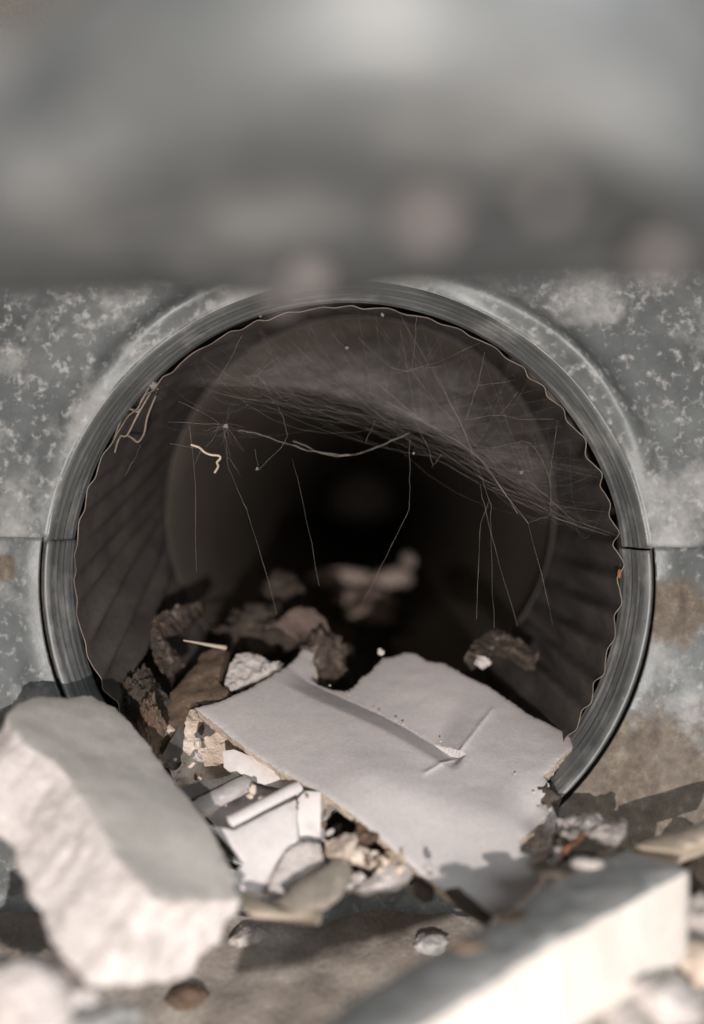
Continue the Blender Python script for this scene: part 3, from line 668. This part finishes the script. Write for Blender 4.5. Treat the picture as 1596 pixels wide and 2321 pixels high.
chunk('cream_strip', qC([(700, 1215), (800, 1230), (900, 1290), (1080, 1350), (1200, 1340), (1340, 1310), (1320, 1420), (1180, 1410), (1060, 1390), (900, 1370), (740, 1360), (690, 1290)]), [(560, 2040, 0.163), (720, 2060, 0.166), (640, 2080, 0.158)], (0.0, 0.003, -0.003), M_wood, M_cream,
      'narrow cream strip along the bottom of the moulded fragment', 'strip', step=0.0011, grid=0.0014, jit=0.0003, rough=0.0004, rows=4, seed=58, face='flat_face', core='sides')
# shaded edge at the slab's lower tip, the shade built as a dark piece
chunk('shade_wedge', [(1010, 2014), (1040, 2008), (1118, 2076), (1106, 2092), (1050, 2058)], [(1015, 2012, 0.171), (1112, 2080, 0.160), (1050, 2058, 0.164)], (0.0, 0.002, -0.002), M_earth, M_earth, 'short dark wedge in place of shade at the lower tip of the slab', 'shade wedge', step=0.001, grid=0.001, jit=0.0002, rough=0.0002, rows=2, seed=59, face='flat_face', core='sides')

# crumbs scattered through the pocket and over the slab: one of them like another
rc = random.Random(77)
for i in range(30):
    t = rc.random(); x = 395+590*t+rc.gauss(0, 14); y = 1730+285*t+rc.gauss(0, 26); d = 0.209-0.037*t-0.003
    sz = rc.uniform(0.0005, 0.0014)
    rock('plaster_crumb', P(x, y, d), (sz*rc.uniform(0.8, 1.6), sz, sz*rc.uniform(0.6, 1.1)), rc.choice([M_gyps, M_cream, M_cream, M_brown]), 'tiny plaster crumb in the pocket below the slab', 'crumb', 'tiny crumbs in the pocket below the slab', seed=300+i, rough=0.7, facet=0.9, sub=2, rot=rc.uniform(0, 3), smooth=False)
for i in range(9):
    x, y = rc.choice([(rc.uniform(740, 1040), None), (rc.uniform(740, 1040), None), (rc.uniform(1120, 1220), rc.uniform(1740, 1890))])
    if y is None: y = 1545+(x-740)*0.52+rc.uniform(0, 12)
    sz = rc.uniform(0.0002, 0.00045)
    rock('plaster_crumb', on_plane(slab_plane, x, y, sz*0.5), (sz*1.4, sz, sz), M_gyps, 'tiny white plaster crumb lying on the large slab', 'crumb', 'tiny crumbs lying on the slab', seed=340+i, rough=0.7, facet=0.9, sub=1, smooth=False)
# ------------------------------------------------------------------ lumps deeper inside the duct
chunk('fibre_lump', qF([(150, 440), (180, 360), (250, 320), (320, 290), (400, 285), (470, 258), (420, 310), (370, 360), (300, 400), (220, 430), (260, 520), (330, 640), (200, 700), (150, 560)]), [(380, 1400, 0.245), (450, 1360, 0.262), (400, 1480, 0.240)], (0.001, 0.006, -0.004), M_fibre, M_fibre,
      'felty brown fibre lump on the left wall inside the duct', 'fibre lump', step=0.0010, grid=0.0012, jit=0.0010, rough=0.0012, hnoise=0.0007, hfreq=500, rows=5, seed=71, face='felt_face', core='body')
chunk('dry_leaf', qF([(865, 432), (950, 392), (1000, 335), (1085, 298), (1170, 312), (1240, 360), (1275, 430), (1265, 500), (1225, 540), (1160, 500), (1090, 475), (1020, 452), (950, 425)]), [(600, 1440, 0.256), (690, 1375, 0.268), (750, 1450, 0.258)], (0.0002, 0.0008, -0.0005), M_leaf, M_leaf,
      'arched brown dry leaf behind the notch in the slab', 'dry leaf', step=0.0009, grid=0.0011, jit=0.0007, rough=0.0003, hnoise=0.0004, hfreq=300, rows=2, seed=72, face='leaf_blade', core='leaf_rim',
      hfun=lambda px, py: -0.004*math.exp(-((px-690)/40)**2-((py-1430)/28)**2))
rock('fibre_lump', P(735, 1492, 0.258), (0.0070, 0.006, 0.0088), M_fibre, 'dark fuzzy fibre lump seen through the notch in the slab', 'fibre lump', seed=73, rough=1.1, sub=5)
rock('earth_clod', P(610, 1440, 0.285), (0.018, 0.012, 0.012), M_earth, 'dark earth clod behind the crumbly gypsum piece', 'earth clod', seed=74, rough=1.0, sub=5)
rock('earth_clod', P(640, 1375, 0.31), (0.010, 0.010, 0.012), M_earth, 'dark pointed clod standing behind the arched leaf', 'earth clod', seed=75, rough=1.0, sub=5)
chunk('bark_piece', qI([(1030, 700), (1070, 640), (1150, 590), (1210, 595), (1290, 640), (1380, 690), (1370, 745), (1300, 720), (1230, 680), (1180, 660), (1130, 700), (1060, 740)]), [(1070, 1470, 0.246), (1150, 1430, 0.256), (1220, 1490, 0.246)], (0.0, 0.005, -0.004), M_fibre, M_fibre,
      'rough brown bark piece on the right wall inside the duct', 'bark', step=0.001, grid=0.0012, jit=0.0007, rough=0.0010, hnoise=0.0006, hfreq=500, rows=5, seed=76, face='bark_face', core='body')
rock('pebble', P(1095, 1500, 0.243), (0.0026, 0.002, 0.0018), M_gyps, 'cluster of white crumbs below the bark piece', 'pebble', seed=67, rough=1.2, sub=4)
rock('earth_clod', P(320, 1590, 0.226), (0.0060, 0.006, 0.0085), M_earth, 'dark crumbly earth clod between the left chunk and the fluted duct', 'earth clod', seed=77, rough=1.2, sub=5)
rock('earth_clod', P(345, 1640, 0.212), (0.0030, 0.004, 0.0070), M_brown, 'brown crumbly clod behind the right edge of the left chunk', 'earth clod', seed=78, rough=1.2, sub=5)
# ------------------------------------------------------------------ rubble on the ground, near and out of focus
near = [(60, 2275, 0.142, (0.0150, 0.010, 0.0080), M_gyps, 'blurred white plaster lump in the bottom left corner'), (225, 2370, 0.135, (0.0120, 0.010, 0.0065), M_boardtop, 'blurred grey-white plaster lump at the bottom, right of the corner lump'),
        (1500, 2265, 0.140, (0.0070, 0.006, 0.0042), M_gyps, 'blurred white lump in the bottom right corner'), (1478, 2120, 0.158, (0.0044, 0.004, 0.0030), M_stone, 'blurred grey stone beside the right end of the board'), (1570, 2090, 0.160, (0.0058, 0.005, 0.0060), M_stone, 'blurred grey stone at the right edge of the picture'),
        (1420, 2190, 0.150, (0.0034, 0.004, 0.0028), M_cream, 'small blurred cream crumb under the right end of the board'), (1400, 2290, 0.138, (0.0060, 0.005, 0.0035), M_stone, 'blurred grey lump below the white edge of the board'), (1590, 2180, 0.150, (0.0058, 0.005, 0.0045), M_cream, 'blurred cream lump above the bottom right corner'),
        (1572, 1990, 0.176, (0.0045, 0.005, 0.0050), M_earth, 'dark earthy lump behind the right end of the board'),
        (980, 2140, 0.172, (0.0050, 0.004, 0.0020), M_boardtop, 'blurred grey flake leaning beside the left edge of the board'), (560, 2120, 0.168, (0.0048, 0.004, 0.0022), M_stone, 'blurred stone on the earth right of the left chunk'), (420, 2260, 0.150, (0.0050, 0.004, 0.0022), M_brown, 'blurred brown clod just below the left chunk')]
for i, (x, y, d, s, m_, lb) in enumerate(near):
    if i >= 9: d = 0.1776/(0.36+(y-1160.5)/1743)-0.001
    rock('rubble_lump', P(x, y, d), s, m_, lb, 'rubble', 'loose rubble in the foreground', seed=100+i, rough=0.75, facet=0.6, sub=4)

# ------------------------------------------------------------------ cobweb
web = thing('cobweb', P(900, 960, 0.226), 'dusty cobweb hanging across the upper half of the opening', 'cobweb')
strands = []
def S_(q, pts, d0=0.214, d1=0.222, r=0.00006): strands.append((q(pts), d0, d1, r))
for pts in ([(160, 480), (400, 610), (610, 740), (720, 880), (845, 1040)], [(200, 440), (380, 590), (600, 730), (700, 840), (800, 1000)]): S_(qR, pts, 0.236, 0.216, 0.00009)
for pts in ([(845, 1040), (935, 1005), (940, 960), (935, 850), (870, 715), (825, 690)], [(825, 690), (760, 705), (620, 735)], [(970, 600), (945, 780), (936, 850)], [(340, 670), (341, 820), (338, 980)], [(338, 980), (240, 1180), (140, 1380)],
            [(600, 740), (680, 940), (685, 1060), (700, 1490)], [(680, 940), (640, 1080), (625, 1450)], [(640, 880), (680, 1060), (800, 1480)], [(845, 1040), (950, 1480)], [(300, 150), (530, 560), (610, 740)], [(370, 160), (350, 380)],
            [(660, 310), (630, 450), (580, 600)], [(630, 452), (790, 430)], [(800, 480), (720, 580)], [(570, 600), (715, 580), (820, 596), (960, 595)], [(860, 870), (1040, 1030)], [(700, 890), (920, 980), (1240, 1100)], [(940, 1010), (1180, 1090)],
            [(440, 790), (410, 700), (360, 600)], [(870, 715), (915, 708)], [(690, 890), (735, 880)], [(480, 740), (435, 800)], [(620, 770), (560, 620), (430, 360)], [(120, 250), (320, 390), (640, 270)], [(280, 400), (480, 370)], [(190, 600), (150, 700)]):
    S_(qR, pts, 0.217, 0.220, 0.00005)
S_(qR, [(-160, 690), (0, 750), (130, 740), (240, 700), (340, 655)], 0.232, 0.232, 0.00018)
S_(qL, [(1030, 730), (1130, 750), (1250, 790), (1400, 835), (1580, 850)], 0.228, 0.232, 0.00018)
for pts in ([(790, 700), (815, 900), (828, 1420)], [(850, 820), (815, 900)], [(970, 760), (985, 920), (1070, 1110)], [(1070, 1110), (1215, 1620)], [(1290, 870), (1420, 1480)], [(740, 590), (850, 640), (930, 690)], [(1220, 600), (1260, 720), (1250, 790), (1130, 920)], [(1110, 820), (1125, 920)], [(700, 795), (850, 820)],
            [(980, 860), (1040, 950)], [(930, 690), (920, 750), (870, 810)], [(1050, 270), (930, 490)], [(1200, 600), (1120, 440)], [(1130, 450), (1230, 420)], [(690, 690), (950, 700)], [(560, 800), (480, 950)]):
    S_(qL, pts, 0.218, 0.221, 0.00005)
tv = []
for pts, d0, d1, r in strands:
    n = len(pts); line = [P(x, y, d0+(d1-d0)*i/(n-1)) for i, (x, y) in enumerate(pts)]
    sl = smooth_line(line, 5) if n > 2 else [line[0].lerp(line[1], k/6)+Vector((0.0016, 0, -0.0008))*(k/6)*(1-k/6)*4*(line[0]-line[1]).length*8 for k in range(7)]
    wob = random.Random(len(tv)*7+int(pts[0][0])); sl = [p+Vector((wob.gauss(0, 0.00012), 0, wob.gauss(0, 0.00012)))*(0 if i in (0, len(sl)-1) else 1) for i, p in enumerate(sl)]
    tv, tf = tube(sl, [r*0.42*wob.uniform(0.5, 1.4) for _ in sl], 4)
    link('strand', mesh(tv, tf), M_thread, web, web.location.copy())
# fine filaments fanning out of the knots
rnd = random.Random(5); L = []
def thread(p0, p1, sag, r_):
    k = 7; pts = []
    side = Vector((rnd.gauss(0, 1), rnd.gauss(0, 0.5), 0))*sag*0.4
    for i in range(k+1):
        t = i/k; b4 = 4*t*(1-t); pts.append(p0.lerp(p1, t)+Vector((0, 0, -sag*b4))+side*b4)
    L.append(tube(pts, r_, 3))
def rim(a, d): return Vector((0.0015+0.0755*math.cos(a), CAM.y+d, 0.001+0.0755*math.sin(a)))
hem = smooth_line([P(x, y, d) for x, y, d in ((430, 872, 0.222), (560, 884, 0.224), (740, 912, 0.230), (900, 958, 0.231), (1060, 1026, 0.227), (1190, 1115, 0.222), (1330, 1205, 0.219))], 12)
for _ in range(150):      # from the rim down to the hem of the veil
    a = rnd.uniform(math.radians(8), math.radians(152)); h_ = hem[min(len(hem)-1, max(0, int(rnd.gauss(0.60, 0.20)*len(hem))))]
    p0 = rim(a, rnd.uniform(0.219, 0.236)); p1 = h_+Vector((rnd.gauss(0, 0.002), rnd.gauss(0, 0.002), rnd.gauss(0, 0.0025)))
    if (p0-p1).length < 0.075: thread(p0, p1, rnd.uniform(0, 0.010), rnd.uniform(0.000005, 0.000013))
for _ in range(80):      # along the hem
    i = rnd.randint(2, len(hem)-24); j = min(len(hem)-1, i+rnd.randint(6, 30))
    thread(hem[i]+Vector((rnd.gauss(0, 0.002), rnd.gauss(0, 0.002), rnd.gauss(0, 0.002))), hem[j]+Vector((rnd.gauss(0, 0.003), rnd.gauss(0, 0.002), rnd.gauss(0, 0.003))), rnd.uniform(0, 0.0022), rnd.uniform(0.000005, 0.000013))
for kx, ky, d, n, R_ in ((512, 966, 0.219, 34, 80), (583, 843, 0.220, 26, 95), (1185, 1010, 0.219, 16, 70), (350, 880, 0.221, 12, 60)):
    for _ in range(n):
        a = rnd.uniform(0, 2*PI); l = R_*rnd.uniform(0.3, 1.0)
        thread(P(kx+rnd.gauss(0, 5), ky+rnd.gauss(0, 5), d), P(kx+math.cos(a)*l, ky+math.sin(a)*l, d+rnd.uniform(-0.003, 0.006)), rnd.uniform(-0.0008, 0.0012), rnd.uniform(0.000005, 0.000012))
V, F = ribbon_join(L)
tag(link('fine_threads', mesh(V, F), M_thread, web, web.location.copy()), None, kind='stuff')
# the dusty veil: two sagging sheets
def veil(top, bot, dt, db, dens, nm):
    nx, ny = 60, 24
    T = smooth_line([Vector((x, y, 0)) for x, y in top], 10); B = smooth_line([Vector((x, y, 0)) for x, y in bot], 10)
    vs = []; dn = []
    for j in range(ny+1):
        t = j/ny
        for i in range(nx+1):
            s = i/nx; a = T[int(s*(len(T)-1))]; b = B[int(s*(len(B)-1))]
            p = a.lerp(b, t); d = dt+(db-dt)*t+0.004*noise.noise(Vector((s*5, t*4, dens*9)))
            vs.append(P(p.x, p.y, d)); dn.append(dens*sstep(0, 0.25, s)*sstep(1.0, 0.78, s)*sstep(0, 0.2, t)*(1-0.85*sstep(0.90, 1.0, t))*(0.14+1.05*t*t))
    fs = [(j*(nx+1)+i, j*(nx+1)+i+1, (j+1)*(nx+1)+i+1, (j+1)*(nx+1)+i) for j in range(ny) for i in range(nx)]
    me = mesh(vs, fs); at = me.attributes.new('veil_amount', 'FLOAT', 'POINT')
    for i, v in enumerate(dn): at.data[i].value = v
    link(nm, me, M_veil, web, web.location.copy())
veil([(330, 800), (520, 700), (760, 680), (960, 690), (1180, 790), (1330, 960), (1420, 1150)], [(360, 880), (560, 880), (740, 905), (900, 955), (1060, 1030), (1190, 1120), (1340, 1210)], 0.226, 0.234, 0.42, 'veil')
veil([(560, 760), (740, 720), (900, 740), (1050, 820), (1200, 930), (1300, 1060)], [(600, 870), (760, 900), (900, 945), (1050, 1020), (1150, 1085), (1260, 1150)], 0.224, 0.226, 0.36, 'veil')
for i, (x, y, d, s) in enumerate([(512, 966, 0.219, 0.0011), (583, 1062, 0.219, 0.0007), (1182, 1070, 0.219, 0.0009), (590, 716, 0.22, 0.0006), (786, 788, 0.221, 0.0009), (938, 1027, 0.219, 0.0006), (867, 713, 0.222, 0.0009), (350, 875, 0.221, 0.0022)]):
    rock('dust_knot', P(x, y, d), (s*0.62, s*0.5, s*0.5), M_dust, None, None, seed=140+i, rough=2.2, sub=3, parent=web, rot=i*0.8)
tw = [P(x, y, 0.2185) for x, y in qL([(800, 800), (840, 813), (865, 835), (895, 848), (935, 853), (942, 866), (926, 885), (932, 905), (914, 936)])]
tv, tf = tube(smooth_line(tw, 6), 0.00034, 6)
tag(link('curled_twig', mesh(tv, tf), M_wood, None, tw[0].copy()), 'tiny pale curled twig caught in the cobweb at left', 'twig')
rock('orange_speck', P(1404, 1300, 0.2185), (0.0006, 0.0005, 0.0014), M_orange, 'tiny orange speck on the wavy duct edge at right', 'speck', seed=150, rough=0.4, sub=2)
